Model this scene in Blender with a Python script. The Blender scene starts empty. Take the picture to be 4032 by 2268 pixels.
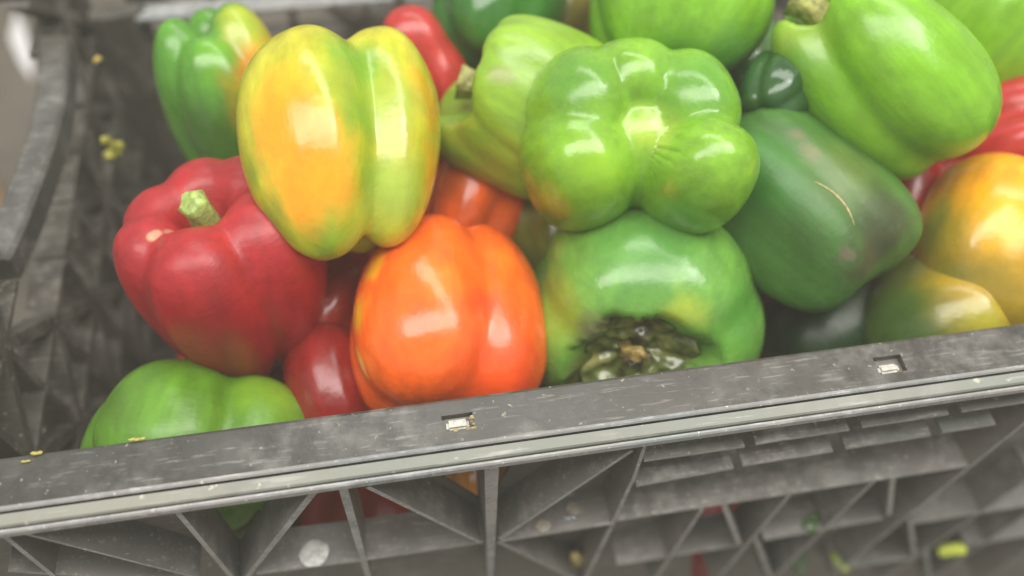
import bpy, bmesh, math, random
import numpy as np
from mathutils import Vector, Matrix, noise
S = bpy.context.scene
COL = S.collection
R = math.radians

# ------------------------------------------------------------------ camera
CAM = ([-0.04125, -0.17759, 0.78199], [0.98561, 0.116781, -0.122207, -0.166211, 0.801135, -0.574941, 0.030762, 0.58698, 0.809017], 32.143)
cam = bpy.data.cameras.new('camera')
cam.sensor_width = 36; cam.lens = CAM[2]; cam.clip_start = 0.01; cam.clip_end = 50
co = bpy.data.objects.new('camera', cam); COL.objects.link(co)
q = CAM[1]
co.matrix_world = Matrix(((q[0], q[1], q[2], CAM[0][0]), (q[3], q[4], q[5], CAM[0][1]), (q[6], q[7], q[8], CAM[0][2]), (0, 0, 0, 1)))
cam.dof.use_dof = True; cam.dof.focus_distance = 0.41; cam.dof.aperture_fstop = 2.7
S.camera = co

# ------------------------------------------------------------------ light
w = bpy.data.worlds.new('World'); S.world = w; w.use_nodes = True
bg = w.node_tree.nodes['Background']
bg.inputs[0].default_value = (1.0, 0.97, 0.92, 1); bg.inputs[1].default_value = 0.56
def area(name, loc, target, sx, sy, energy, col=(1, .97, .93)):
    l = bpy.data.lights.new(name, 'AREA'); l.shape = 'RECTANGLE'; l.size = sx; l.size_y = sy; l.energy = energy; l.color = col
    o = bpy.data.objects.new(name, l); COL.objects.link(o); o.location = loc
    o.rotation_euler = (Vector(target) - Vector(loc)).to_track_quat('-Z', 'Y').to_euler()
    return o
area('ceiling_tube_light', (0.0, -0.25, 2.3), (0, .2, .4), 3.6, .75, 66)
area('ceiling_tube_light', (0.5, 0.75, 2.3), (0, .2, .4), 3.0, .4, 24)
S.view_settings.view_transform = 'Standard'; S.view_settings.look = 'None'
S.view_settings.exposure = 0.0; S.view_settings.gamma = 1.0
LENS_HAZE = .10
S.cycles.max_bounces = 8; S.cycles.use_denoising = True

# ------------------------------------------------------------------ helpers
def mesh_obj(name, verts, faces, mat=None, parent=None, smooth=False):
    me = bpy.data.meshes.new(name); me.from_pydata([tuple(v) for v in verts], [], [tuple(f) for f in faces]); me.update()
    if smooth: me.polygons.foreach_set('use_smooth', [True] * len(me.polygons))
    o = bpy.data.objects.new(name, me); COL.objects.link(o)
    if mat: me.materials.append(mat)
    if parent: o.parent = parent
    return o
def bm_obj(name, bm, mat=None, parent=None, smooth=False, bevel=0):
    if bevel: bmesh.ops.bevel(bm, geom=list(bm.edges), offset=bevel, segments=2, affect='EDGES', clamp_overlap=True)
    bmesh.ops.recalc_face_normals(bm, faces=bm.faces)
    me = bpy.data.meshes.new(name); bm.to_mesh(me); bm.free()
    if smooth: me.polygons.foreach_set('use_smooth', [True] * len(me.polygons))
    o = bpy.data.objects.new(name, me); COL.objects.link(o)
    if mat: me.materials.append(mat)
    if parent: o.parent = parent
    return o
def empty(name, loc=(0, 0, 0)):
    o = bpy.data.objects.new(name, None); COL.objects.link(o); o.location = loc; o.empty_display_size = .02
    return o
def tag(o, label=None, cat=None, group=None, kind=None):
    if label: o['label'] = label
    if cat: o['category'] = cat
    if group: o['group'] = group
    if kind: o['kind'] = kind
    return o
def prism(bm, poly, ex):
    """closed polygon of 3D points extruded by the vector ex"""
    a = [bm.verts.new(p) for p in poly]; b = [bm.verts.new(Vector(p) + Vector(ex)) for p in poly]
    bm.faces.new(a); bm.faces.new(b[::-1])
    n = len(a)
    for i in range(n): bm.faces.new((a[i], b[i], b[(i + 1) % n], a[(i + 1) % n]))

# ------------------------------------------------------------------ materials
class NT:
    def __init__(s, name):
        s.m = bpy.data.materials.new(name); s.m.use_nodes = True; s.t = s.m.node_tree; s.b = s.t.nodes['Principled BSDF']
    def n(s, typ, **kw):
        x = s.t.nodes.new(typ)
        for k, v in kw.items():
            if k.startswith('i_'):
                key = k[2:]; key = int(key) if key.isdigit() else key
                x.inputs[key].default_value = v
            else: setattr(x, k, v)
        return x
    def l(s, a, b): s.t.links.new(a, b)
    def coord(s, which='Object'):
        return s.n('ShaderNodeTexCoord').outputs[which]
    def noise(s, vec, scale, detail=4, rough=.55):
        x = s.n('ShaderNodeTexNoise'); x.inputs['Scale'].default_value = scale; x.inputs['Detail'].default_value = detail; x.inputs['Roughness'].default_value = rough
        s.l(vec, x.inputs['Vector']); return x.outputs['Fac']
    def ramp(s, f, a, b, lo=0., hi=1.):
        x = s.n('ShaderNodeMapRange'); x.interpolation_type = 'SMOOTHSTEP'
        for i, v in zip((1, 2, 3, 4), (a, b, lo, hi)): x.inputs[i].default_value = v
        s.l(f, x.inputs[0]); return x.outputs[0]
    def mix(s, f, a, b):
        x = s.n('ShaderNodeMix', data_type='RGBA')
        for v, i in ((f, 0), (a, 6), (b, 7)):
            if hasattr(v, 'node'): s.l(v, x.inputs[i])
            elif i == 0: x.inputs[0].default_value = v
            else: x.inputs[i].default_value = (*v[:3], 1)
        return x.outputs[2]
    def math(s, op, a, b=0.):
        x = s.n('ShaderNodeMath', operation=op)
        for v, i in ((a, 0), (b, 1)):
            if hasattr(v, 'node'): s.l(v, x.inputs[i])
            else: x.inputs[i].default_value = v
        return x.outputs[0]
    def bump(s, h, strength, dist):
        x = s.n('ShaderNodeBump'); x.inputs['Strength'].default_value = strength; x.inputs['Distance'].default_value = dist
        s.l(h, x.inputs['Height']); s.l(x.outputs[0], s.b.inputs['Normal'])

def plastic(name, base, dust, amount, rough=.42, scale=60.):
    t = NT(name)
    geo = t.n('ShaderNodeNewGeometry').outputs['Position']
    n1 = t.noise(geo, scale, 7, .68); n2 = t.noise(geo, scale * .2, 4, .6)
    # tint: warm brown grime against cool grey
    n4 = t.noise(geo, scale * .11, 3)
    b2 = [base[0] * 1.08, base[1] * 1.0, base[2] * .93]; b3 = [base[0] * .82, base[1] * .88, base[2] * .84]
    colr = t.mix(t.ramp(n4, .35, .65), b3, b2)
    colr = t.mix(t.math('MULTIPLY', t.ramp(n2, .35, .6), .45), colr, [v * .62 for v in base])
    f = t.math('MULTIPLY', t.ramp(n1, .40, .72), t.ramp(n2, .35, .62))
    colr = t.mix(t.math('MULTIPLY', f, amount), colr, dust)
    # dried smears and scratches running in a few directions
    for ang, sx, lo, hi, a in ((.25, 9., .61, .68, .40), (-.7, 14., .64, .71, .65), (1.2, 12., .655, .72, .6)):
        mp = t.n('ShaderNodeMapping'); mp.inputs['Scale'].default_value = (1, sx, sx); mp.inputs['Rotation'].default_value = (.2, .3, ang); t.l(geo, mp.inputs[0])
        n3 = t.noise(mp.outputs[0], scale * .8, 2, .5)
        s_ = t.math('MULTIPLY', t.math('MULTIPLY', t.ramp(n3, lo, hi), t.ramp(n1, .38, .6)), a * amount)
        colr = t.mix(s_, colr, [min(1, v * 1.5) for v in dust])
    sp = t.math('MULTIPLY', t.ramp(t.noise(geo, scale * 5, 2), .66, .74), .7 * amount)
    colr = t.mix(sp, colr, [min(1, dust[0] * 2), min(1, dust[1] * 1.9), min(1, dust[2] * 1.6)])
    t.l(colr, t.b.inputs['Base Color'])
    t.l(t.ramp(n1, .3, .8, rough - .10, rough + .25), t.b.inputs['Roughness'])
    t.bump(n1, .35, .0008)
    return t.m
M_RIM = plastic('rim_plastic', (.062, .060, .055), (.19, .185, .17), .8, .34)
M_LEDGE = plastic('ledge_plastic', (.235, .242, .212), (.36, .36, .33), .6, .5, 36)
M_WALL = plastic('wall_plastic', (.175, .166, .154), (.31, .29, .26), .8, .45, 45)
M_EDGE = plastic('worn_lit_edge', (.33, .335, .34), (.48, .485, .49), .8, .3, 90)  # edge wear, with bright edge highlights also put into the colour
M_RIB = plastic('rib_plastic', (.17, .165, .158), (.30, .285, .265), .7, .42, 70)
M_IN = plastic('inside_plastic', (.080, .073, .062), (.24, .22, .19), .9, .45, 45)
M_SILL = plastic('sill_plastic', (.085, .083, .078), (.20, .195, .18), .8, .45, 50)
M_SHELF = plastic('shelf_plastic', (.19, .188, .18), (.38, .36, .33), .9, .42, 80)

def plain(name, col, rough=.5, var=.25, scale=200, spec=.5):
    t = NT(name); g = t.coord('Object'); n = t.noise(g, scale, 4)
    t.l(t.mix(t.ramp(n, .3, .7), [v * (1 - var) for v in col], [min(1, v * (1 + var)) for v in col]), t.b.inputs['Base Color'])
    t.b.inputs['Roughness'].default_value = rough; t.b.inputs['Specular IOR Level'].default_value = spec
    t.bump(n, .3, .0004)
    return t.m

def pepper_mat(p):
    t = NT('pepper_skin'); c = t.coord('Object')
    at = t.n('ShaderNodeAttribute'); at.attribute_name = 'groove'
    warp = t.n('ShaderNodeVectorMath', operation='MULTIPLY_ADD')
    nz = t.n('ShaderNodeTexNoise'); nz.inputs['Scale'].default_value = 45; nz.inputs['Detail'].default_value = 6; nz.inputs['Roughness'].default_value = .62
    mp = t.n('ShaderNodeMapping'); mp.inputs['Scale'].default_value = (1, 1, .35); t.l(c, mp.inputs[0]); t.l(mp.outputs[0], nz.inputs['Vector'])
    sub = t.n('ShaderNodeVectorMath', operation='SUBTRACT'); sub.inputs[1].default_value = (.5, .5, .5); t.l(nz.outputs['Color'], sub.inputs[0])
    t.l(sub.outputs[0], warp.inputs[0]); warp.inputs[1].default_value = (.030,) * 3; t.l(c, warp.inputs[2])
    v = warp.outputs[0]
    col = p['col']
    streak = t.n('ShaderNodeMapping'); streak.inputs['Scale'].default_value = (1, 1, .12); t.l(c, streak.inputs[0])
    sn = t.noise(streak.outputs[0], 130, 4, .6)
    cur = t.mix(t.ramp(sn, .3, .75), [x * .86 for x in col], [min(1, x * 1.14) for x in col])
    for pos, r, soft, pc in p['pat']:
        d = t.n('ShaderNodeVectorMath', operation='DISTANCE'); t.l(v if r > .004 else c, d.inputs[0]); d.inputs[1].default_value = pos
        f = t.ramp(d.outputs['Value'], r * 1.1, r * (1 - soft) , 0., 1.)
        cur = t.mix(f, cur, pc)
    mott = t.noise(c, 55, 5, .6)
    hs = t.n('ShaderNodeHueSaturation'); t.l(t.ramp(mott, .25, .75, .86, 1.13), hs.inputs['Value']); t.l(cur, hs.inputs['Color'])
    cur = hs.outputs['Color']
    # tiny pale lenticel flecks
    vo = t.n('ShaderNodeTexVoronoi'); vo.inputs['Scale'].default_value = 260; t.l(c, vo.inputs['Vector'])
    fl = t.math('MULTIPLY', t.ramp(vo.outputs['Distance'], .13, .04), .2)
    cur = t.mix(fl, cur, [min(1, x * 1.5 + .12) for x in col])
    t.l(cur, t.b.inputs['Base Color'])
    b = t.b.inputs
    t.l(t.ramp(t.noise(c, 42, 4), .3, .75, p['rough'] - .04, p['rough'] + .12), b['Roughness'])
    b['Specular IOR Level'].default_value = .5
    b['Coat Weight'].default_value = .2; b['Coat Roughness'].default_value = max(.1, p['rough'] - .08)
    b['Subsurface Weight'].default_value = .25; b['Subsurface Radius'].default_value = (1, .8, .3); b['Subsurface Scale'].default_value = .006
    if p['rough'] > .35:     # limp skin: fine wrinkles across the lobes
        wr = t.n('ShaderNodeMapping'); wr.inputs['Scale'].default_value = (.5, .5, 1.6); t.l(c, wr.inputs[0]); t.bump_extra = t.noise(wr.outputs[0], 140, 4, .6)
    h = t.math('ADD', t.noise(c, 95, 3, .5), t.math('MULTIPLY', t.noise(streak.outputs[0], 150, 2), .6))
    if p['rough'] > .35: h = t.math('ADD', h, t.bump_extra)
    t.bump(h, .32, .0013)
    return t.m

# ------------------------------------------------------------------ setting
GZ = -0.12
g = mesh_obj('ground', [(-6, -6, GZ), (6, -6, GZ), (6, 6, GZ), (-6, 6, GZ)], [(0, 1, 2, 3)], plain('brown_floor', (.115, .10, .078), .6, .3, 6))
tag(g, kind='structure')

# ------------------------------------------------------------------ crate
H = 0.42; X0, X1, Y1 = -0.300, 0.56, 0.435
crate = empty('plastic_crate', (0.1, .2, GZ))
tag(crate, 'worn black plastic produce crate with latticed walls and a pale edge strip', 'crate')
OFF = -Vector(crate.location)
def child(o, parent=crate):
    o.parent = parent
    if parent is crate: o.location = OFF
    return o
RIBS = [
    [[-0.214, 0.4086], [-0.2124, 0.3469], 0.0022, 0.0022],
    [[-0.2061, 0.4081], [-0.1551, 0.3284], 0.0016, 0.0016],
    [[-0.1448, 0.407], [-0.1399, 0.312], 0.0024, 0.0024],
    [[-0.0876, 0.4083], [-0.1379, 0.311], 0.0034, 0.0026],
    [[-0.1287, 0.3208], [-0.0747, 0.3171], 0.0018, 0.0018],
    [[-0.0747, 0.3171], [-0.013, 0.3167], 0.0018, 0.0018],
    [[-0.0752, 0.409], [-0.0755, 0.2876], 0.004, 0.003],
    [[-0.0647, 0.4066], [-0.0153, 0.3194], 0.0024, 0.002],
    [[-0.01, 0.4101], [-0.0086, 0.2451], 0.0065, 0.0032],
    [[-0.0044, 0.3189], [0.0545, 0.4045], 0.0022, 0.0022],
    [[-0.0043, 0.3148], [0.0568, 0.3157], 0.0018, 0.0018],
    [[-0.005, 0.3139], [0.0502, 0.2204], 0.0019, 0.0019],
    [[0.0568, 0.3157], [0.0498, 0.2243], 0.0024, 0.0024],
    [[0.0568, 0.3157], [0.0597, 0.3679], 0.0024, 0.002],
    [[0.0597, 0.3679], [0.06, 0.4096], 0.002, 0.0018],
    [[0.1056, 0.3164], [0.0968, 0.1979], 0.0022, 0.0022],
    [[0.155, 0.3172], [0.1427, 0.1758], 0.0022, 0.0022],
    [[0.2036, 0.3193], [0.1863, 0.1548], 0.0022, 0.0022],
    [[0.2686, 0.3761], [0.2367, 0.1435], 0.0024, 0.0024],
    [[0.316, 0.288], [0.287, 0.1063], 0.0022, 0.0022],
    [[0.3511, 0.2228], [0.3343, 0.0854], 0.0022, 0.0022],
    [[0.3932, 0.1444], [0.3918, 0.0558], 0.0022, 0.0022],
    [[0.1189, 0.3158], [0.1436, 0.2486], 0.0032, 0.0032],
    [[0.1549, 0.2478], [0.1876, 0.1625], 0.0032, 0.0032],
    [[0.2147, 0.3197], [0.2361, 0.2587], 0.0032, 0.0032],
    [[0.2587, 0.2383], [0.293, 0.1625], 0.0032, 0.0032],
    [[0.3015, 0.1636], [0.334, 0.093], 0.0032, 0.0032],
    [[0.068, 0.2447], [0.1453, 0.2458], 0.0016, 0.0016],
    [[0.1585, 0.2503], [0.2336, 0.2546], 0.0016, 0.0016],
    [[0.2613, 0.236], [0.344, 0.236], 0.0016, 0.0016],
    [[0.2333, 0.1626], [0.2946, 0.1586], 0.0016, 0.0016],
    [[0.3292, 0.1674], [0.3802, 0.1686], 0.0016, 0.0016],
    [[-0.2278, 0.3707], [-0.1685, 0.3282], 0.0016, 0.0016],
]
SHELVES = [
    [[0.062, 0.3917], [0.1112, 0.3914]],
    [[0.1165, 0.3923], [0.1632, 0.3932]],
    [[0.1696, 0.3938], [0.214, 0.3945]],
    [[0.2206, 0.3951], [0.2624, 0.3956]],
    [[0.0629, 0.362], [0.1118, 0.3665]],
    [[0.1162, 0.3678], [0.1631, 0.3691]],
    [[0.1697, 0.3697], [0.2151, 0.3709]],
    [[0.2208, 0.3719], [0.2496, 0.3726]],
    [[0.0587, 0.3178], [0.2641, 0.3198]],
]
SKIN = [
    [[-0.236, 0.3905], [-0.1547, 0.3775], [-0.1496, 0.3027], [-0.1575, 0.2246], [-0.2792, 0.2876]],
    [[-0.145, 0.2851], [-0.0778, 0.2713], [-0.0068, 0.2729], [-0.0055, 0.1458], [-0.1575, 0.2246]],
    [[-0.0651, 0.3674], [-0.0343, 0.3662], [-0.0077, 0.3168], [-0.0073, 0.2731]],
    [[-0.0033, 0.3336], [0.0108, 0.3931], [0.071, 0.3918], [0.1208, 0.0804], [0.0001, 0.1429]],
    [[0.071, 0.3918], [0.2819, 0.3915], [0.3662, 0.2406], [0.0912, 0.265]],
    [[0.1515, 0.2514], [0.3541, 0.2623], [0.6374, -0.2453], [0.1847, 0.0039]],
    [[0.0923, 0.2584], [0.1205, 0.2538], [0.1633, 0.0156], [0.128, 0.0351]],
]
SLOTS = [
    [-0.0293, -0.0154, 0.0074, 0.015],
    [0.1745, 0.1884, 0.0061, 0.0151],
]
YF, YS = -0.0075, 0.012

# front rim: top plate with two slots, then the stepped edge
def rim_plate():
    bm = bmesh.new()
    xs = [X0]; 
    for s in SLOTS: xs += [s[0], s[1]]
    xs += [X1]
    def fine(a, b, n): return [a + (b - a) * i / n for i in range(n)]
    ya = [0.0016]; 
    def quad(x0, x1, y0, y1, z=H):
        vs = [bm.verts.new((x, y, z)) for x, y in ((x0, y0), (x1, y0), (x1, y1), (x0, y1))]; bm.faces.new(vs)
    yi, yo = 0.0216, 0.0009
    px = X0
    for s in SLOTS:
        quad(px, s[0], yo, yi); quad(s[0], s[1], yo, s[2]); quad(s[0], s[1], s[3], yi)
        d = .007
        for a, b in (((s[0], s[2]), (s[1], s[2])), ((s[1], s[2]), (s[1], s[3])), ((s[1], s[3]), (s[0], s[3])), ((s[0], s[3]), (s[0], s[2]))):
            vs = [bm.verts.new((a[0], a[1], H)), bm.verts.new((b[0], b[1], H)), bm.verts.new((b[0], b[1], H - d)), bm.verts.new((a[0], a[1], H - d))]; bm.faces.new(vs)
        px = s[1]
    quad(px, X1, yo, yi)
    prof = [(yi, H), (0.0230, H - .0006), (0.0236, H - .002), (0.0236, H - .03), (0.0205, H - .03), (0.0205, H - .009), (.0, H - .009), (-.0006, H - .0062), (-.0006, H - .0019), (-.0001, H - .0009), (yo, H)]
    for (a, b) in zip(prof[:-1], prof[1:]):
        vs = [bm.verts.new((X0, a[0], a[1])), bm.verts.new((X1, a[0], a[1])), bm.verts.new((X1, b[0], b[1])), bm.verts.new((X0, b[0], b[1]))]; bm.faces.new(vs)
    bmesh.ops.remove_doubles(bm, verts=bm.verts, dist=1e-5)
    return bm
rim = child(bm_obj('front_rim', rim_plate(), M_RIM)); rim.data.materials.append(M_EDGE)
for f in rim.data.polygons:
    if f.center.y < .0022 and f.center.z > H - .0022 and f.normal.y < -.1: f.material_index = 1  # highlight line along the outer edge, painted by the paler material
def strip(name, prof, mat, parent, x0=X0, x1=X1):
    bm = bmesh.new(); prism(bm, [(x0, y, z) for y, z in prof], (x1 - x0, 0, 0))
    o = bm_obj(name, bm, mat); o.parent = parent; return o
strip('edge_strip', [(-.0012, H - .0030), (-.0018, H - .0018), (-.0064, H - .0026), (-.0070, H - .0036), (-.0070, H - .007), (-.0012, H - .007)], M_LEDGE, rim)
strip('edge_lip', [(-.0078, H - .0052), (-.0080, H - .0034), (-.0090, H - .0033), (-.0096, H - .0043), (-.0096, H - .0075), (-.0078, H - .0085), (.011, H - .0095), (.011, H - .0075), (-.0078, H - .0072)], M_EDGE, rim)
M_TAB = plain('white_tab', (.50, .48, .42), .55, .25, 260)
M_GRIME = plain('grime', (.30, .24, .12), .8, .4, 400)
for i, s in enumerate(SLOTS):
    bm = bmesh.new(); a, b, c, d = s
    cx = (b - a) * .12; dy = (d - c)
    prism(bm, [(a + cx, c + dy * .12, H - .0062), (b - cx * 1.2, c + dy * .12, H - .0062), (b - cx * 1.2, c + dy * (.84, .66)[i], H - .0062), (a + cx, c + dy * (.84, .66)[i], H - .0062)], (0, 0, .0046))
    bm_obj('slot_tab', bm, M_TAB, rim, bevel=.0013)
    bm = bmesh.new()
    prism(bm, [(a - .0005, c - .0003, H - .0078), (b + .0005, c - .0003, H - .0078), (b + .0005, d + .0003, H - .0078), (a - .0005, d + .0003, H - .0078)], (0, 0, .0040))
    bm_obj('slot_floor', bm, M_WALL, rim)
    rnd = random.Random(i)
    if i == 0:
        for k in range(9):
            x = b - cx * .4 + rnd.uniform(-.0006, .0006) if k < 5 else a + (b - a) * rnd.uniform(.2, 1); y = c + dy * rnd.uniform(.0, .8) if k < 5 else c - .0002
            bm = bmesh.new(); bmesh.ops.create_icosphere(bm, subdivisions=2, radius=rnd.uniform(.0004, .0009), matrix=Matrix.Translation((x, y, H)) @ Matrix.Diagonal((1.4, 1, .45, 1)))
            bm_obj('grime_crumb', bm, M_GRIME, rim, True)

# front wall: skin panels, ribs and shelves standing out from them
front = child(empty('front_wall'))
def skin_panel(poly, y, mat, parent, t=.0022):
    bm = bmesh.new(); prism(bm, [(x, y, z) for x, z in poly], (0, t, 0)); return bm_obj('wall_panel', bm, mat, parent)
for i, poly in enumerate(SKIN): skin_panel(poly, YS + .0005 * i, M_WALL, front)
def rib_between(a, b, ta, tb, y0, y1, mat, parent, name='rib'):
    a = Vector((a[0], 0, a[1])); b = Vector((b[0], 0, b[1])); d = (b - a).normalized(); n = Vector((d.z, 0, -d.x))
    bm = bmesh.new()
    # draft: thicker at the wall than at the free edge
    def ring(p, t):
        return [bm.verts.new(p + n * (t / 2) + Vector((0, y0, 0))), bm.verts.new(p - n * (t / 2) + Vector((0, y0, 0))), bm.verts.new(p - n * (t * .75) + Vector((0, y1, 0))), bm.verts.new(p + n * (t * .75) + Vector((0, y1, 0)))]
    r0 = ring(a, ta); r1 = ring(b, tb)
    bm.faces.new(r0); bm.faces.new(r1[::-1])
    for i in range(4): bm.faces.new((r0[i], r1[i], r1[(i + 1) % 4], r0[(i + 1) % 4]))
    es = [e for e in bm.edges if (e.verts[0].co.y == y0 and e.verts[1].co.y == y0)]
    bmesh.ops.bevel(bm, geom=es, offset=min(ta, tb) * .22, segments=2, affect='EDGES', clamp_overlap=True)
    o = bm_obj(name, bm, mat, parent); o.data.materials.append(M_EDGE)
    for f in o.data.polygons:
        if f.normal.y < -.35: f.material_index = 1  # outward faces paler: wear plus the light they catch, put into the colour
    return o
for i, (a, b, ta, tb) in enumerate(RIBS):
    rib_between(a, b, ta, tb, YF + .00013 * (i % 7), YS + .003, M_RIB, front)
for i, (a, b) in enumerate(SHELVES):
    rib_between(a, b, .0016, .0016, YF + .00011 * i, YS + .003, M_SHELF, front, 'shelf')

# latticed inner walls
def lattice(name, origin, ud, vd, od, nu, nv, su, sv, depth, mat, holes=(), skip=None):
    """ribs on a grid with diagonals; od points out of the crate"""
    root = child(empty(name))
    ud, vd, od, origin = (Vector(x) for x in (ud, vd, od, origin))
    rd = random.Random(7)
    k = [0]
    def bar(u0, v0, u1, v1, t, nm='rib', dd=depth):
        if skip and skip((u0 + u1) / 2, (v0 + v1) / 2): return
        k[0] += 1; e = (k[0] % 9) * .00012
        a = origin + ud * u0 + vd * v0; b = origin + ud * u1 + vd * v1; d = (b - a).normalized(); n = d.cross(od).normalized()
        bm = bmesh.new()
        prism(bm, [a + n * t / 2 + od * e, b + n * t / 2 + od * e, b - n * t / 2 + od * e, a - n * t / 2 + od * e], od * (dd - e * 2))
        bm_obj(nm, bm, mat, root)
    for i in range(nu + 1):
        for j in range(nv): bar(i * su, j * sv, i * su, (j + 1) * sv, .005)
    for j in range(nv + 1):
        for i in range(nu): bar(i * su + .0025, j * sv, (i + 1) * su - .0025, j * sv, .0035)
    for i in range(nu):
        for j in range(nv):
            if (i + j) % 2: bar(i * su + .002, j * sv + .002, (i + 1) * su - .002, (j + 1) * sv - .002, .0075, 'brace', depth * .75)
            else: bar((i + 1) * su - .002, j * sv + .002, i * su + .002, (j + 1) * sv - .002, .0075, 'brace', depth * .75)
    return root
in_hole = lambda u, v: .115 < u < .335 and v > .462
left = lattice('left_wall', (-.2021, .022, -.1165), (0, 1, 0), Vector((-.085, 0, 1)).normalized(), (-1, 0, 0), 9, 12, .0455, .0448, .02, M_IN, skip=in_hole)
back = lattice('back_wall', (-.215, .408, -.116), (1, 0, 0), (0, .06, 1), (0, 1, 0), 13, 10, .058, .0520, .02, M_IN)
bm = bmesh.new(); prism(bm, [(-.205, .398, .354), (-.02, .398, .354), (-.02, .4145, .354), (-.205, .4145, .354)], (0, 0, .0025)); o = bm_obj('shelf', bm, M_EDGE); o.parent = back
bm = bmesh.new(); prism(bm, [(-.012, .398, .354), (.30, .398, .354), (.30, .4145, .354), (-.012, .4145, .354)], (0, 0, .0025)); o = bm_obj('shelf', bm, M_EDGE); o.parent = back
bm = bmesh.new()
prism(bm, [(-.236, .412, GZ), (-.203, .413, GZ), (-.198, .409, GZ), (-.205, .400, GZ), (-.218, .397, GZ), (-.236, .397, GZ)], (0, 0, .48))
child(bm_obj('corner_post', bm, M_IN))
# hand hole sill in the left wall
def sill():
    bm = bmesh.new(); N = 20; rows = []
    for i in range(N + 1):
        y = .156 + (.338 - .156) * i / N; s = 2 * i / N - 1
        z = .402 - .010 * s * s * abs(s)          # arched bar
        xo = -.2450 + .004 * s + .0130 * (1 - s * s); wd = .0088 * (1 - .25 * max(0, -s - .85) / .15)
        rows.append([bm.verts.new((xo + dx, y, z + dz)) for dx, dz in ((-wd, -.001), (-wd + .002, .0012), (wd - .002, .0012), (wd, -.001), (wd, -.016), (-wd, -.016))])
    for a, b in zip(rows[:-1], rows[1:]):
        for j in range(6): bm.faces.new((a[j], b[j], b[(j + 1) % 6], a[(j + 1) % 6]))
    bm.faces.new(rows[0]); bm.faces.new(rows[-1][::-1])
    return bm
child(bm_obj('hand_hole_sill', sill(), M_SILL, None, False), crate)
# outer left rim and back rim, crate floor
bm = bmesh.new(); prism(bm, [(-.300, 0.0237, H - .002), (-.282, 0.0237, H - .002), (-.282, 0.0237, H - .012), (-.300, 0.0237, H - .012)], (0, .415, 0)); child(bm_obj('side_rim', bm, M_RIM))
bm = bmesh.new(); prism(bm, [(X0, .4395, H - .002), (X0, .46, H - .002), (X0, .46, H - .014), (X0, .4395, H - .014)], (X1 - X0, 0, 0)); child(bm_obj('back_rim', bm, M_RIM))
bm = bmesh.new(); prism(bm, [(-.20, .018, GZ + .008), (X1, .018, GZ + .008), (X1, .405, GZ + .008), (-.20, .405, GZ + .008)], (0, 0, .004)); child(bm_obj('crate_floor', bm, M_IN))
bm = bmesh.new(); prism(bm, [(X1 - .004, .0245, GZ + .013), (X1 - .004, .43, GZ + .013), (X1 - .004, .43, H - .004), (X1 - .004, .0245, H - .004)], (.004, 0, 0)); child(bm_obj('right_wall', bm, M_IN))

# ------------------------------------------------------------------ scraps lying about
DEBRIS = [
    ['stem_scrap', 'yellow green knobbly stem scrap caught on the left inner wall', 'stem scrap', [-0.207, 0.2614, 0.3678], [0.0148, 0.0185], 0, 'stem'],
    ['seed', 'single pale yellow seed stuck on the left inner wall', 'seed', [-0.212, 0.3136, 0.3912], [0.00553, 0.00502], 0, 'seed'],
    ['plant_scrap', 'yellow crumb at the inner edge of the front rim beside the dull green pepper', 'plant scrap', [-0.1596, 0.0231, 0.421], [0.00786, 0.00273], 0, 'crumb'],
    ['plant_scrap', 'small yellow crumb near the left end of the front rim', 'plant scrap', [-0.2008, 0.0228, 0.421], [0.00573, 0.00303], 20, 'crumb'],
    ['plant_scrap', 'faint crumb at the far left end of the front rim below the yellow one', 'plant scrap', [-0.205, 0.0198, 0.4206], [0.00436, 0.00201], 20, 'crumb'],
    ['sticker', 'white round worn sticker on the front wall between two ribs', 'sticker', [-0.0998, -0.0002, 0.32], [0.01548, 0.01426], 0, 'disc'],
    ['stem_scrap', 'tan dry stem scrap standing in the lattice below the upright rib', 'stem scrap', [0.0464, 0.003, 0.2315], [0.00925, 0.02678], 8, 'twig'],
    ['plaster_drip', 'short white drip mark on the sloping rib right of the upright rib', 'drip', [0.0308, 0.011, 0.3555], [0.00241, 0.01045], 5, 'crumbw'],
    ['stain', 'round tan spot on the front wall, right of the white drip', 'stain', [0.0373, 0.0044, 0.3166], [0.00768, 0.00768], 0, 'spot'],
    ['stain', 'round tan spot low beside the horizontal rib of the front wall', 'stain', [0.0195, -0.0026, 0.3164], [0.00843, 0.00717], 0, 'spot'],
    ['stain', 'small tan spot above its larger twin on the front wall', 'stain', [0.0369, 0.0141, 0.3166], [0.00604, 0.00561], 0, 'spot'],
    ['water_drop', 'glistening wet drop lying on the front wall above the horizontal rib', 'drop', [0.0341, -0.0007, 0.3166], [0.00848, 0.00509], 0, 'drop'],
    ['pepper_scrap', 'wet dark green pepper scrap lying in the lattice under the wide shelf', 'pepper scrap', [0.1898, -0.0016, 0.2532], [0.01599, 0.01454], 0, 'wet'],
    ['pepper_scrap', 'olive strip of pepper skin upright at the lower lattice', 'pepper scrap', [0.1957, 0.0071, 0.1654], [0.01378, 0.01929], 0, 'skin'],
    ['pepper_scrap', 'ragged green pepper scrap right of the olive strip', 'pepper scrap', [0.209, 0.0004, 0.1662], [0.01537, 0.01372], 30, 'wet'],
    ['pepper_scrap', 'green pointed leaf scrap in the lattice near the bottom edge', 'leaf scrap', [0.2384, -0.0027, 0.1636], [0.0138, 0.01767], 20, 'skin'],
    ['pepper_scrap', 'bright lime piece of pepper lying on a lattice shelf at lower right', 'pepper scrap', [0.3177, -0.0086, 0.1684], [0.02217, 0.01219], -14, 'lime'],
]
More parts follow.
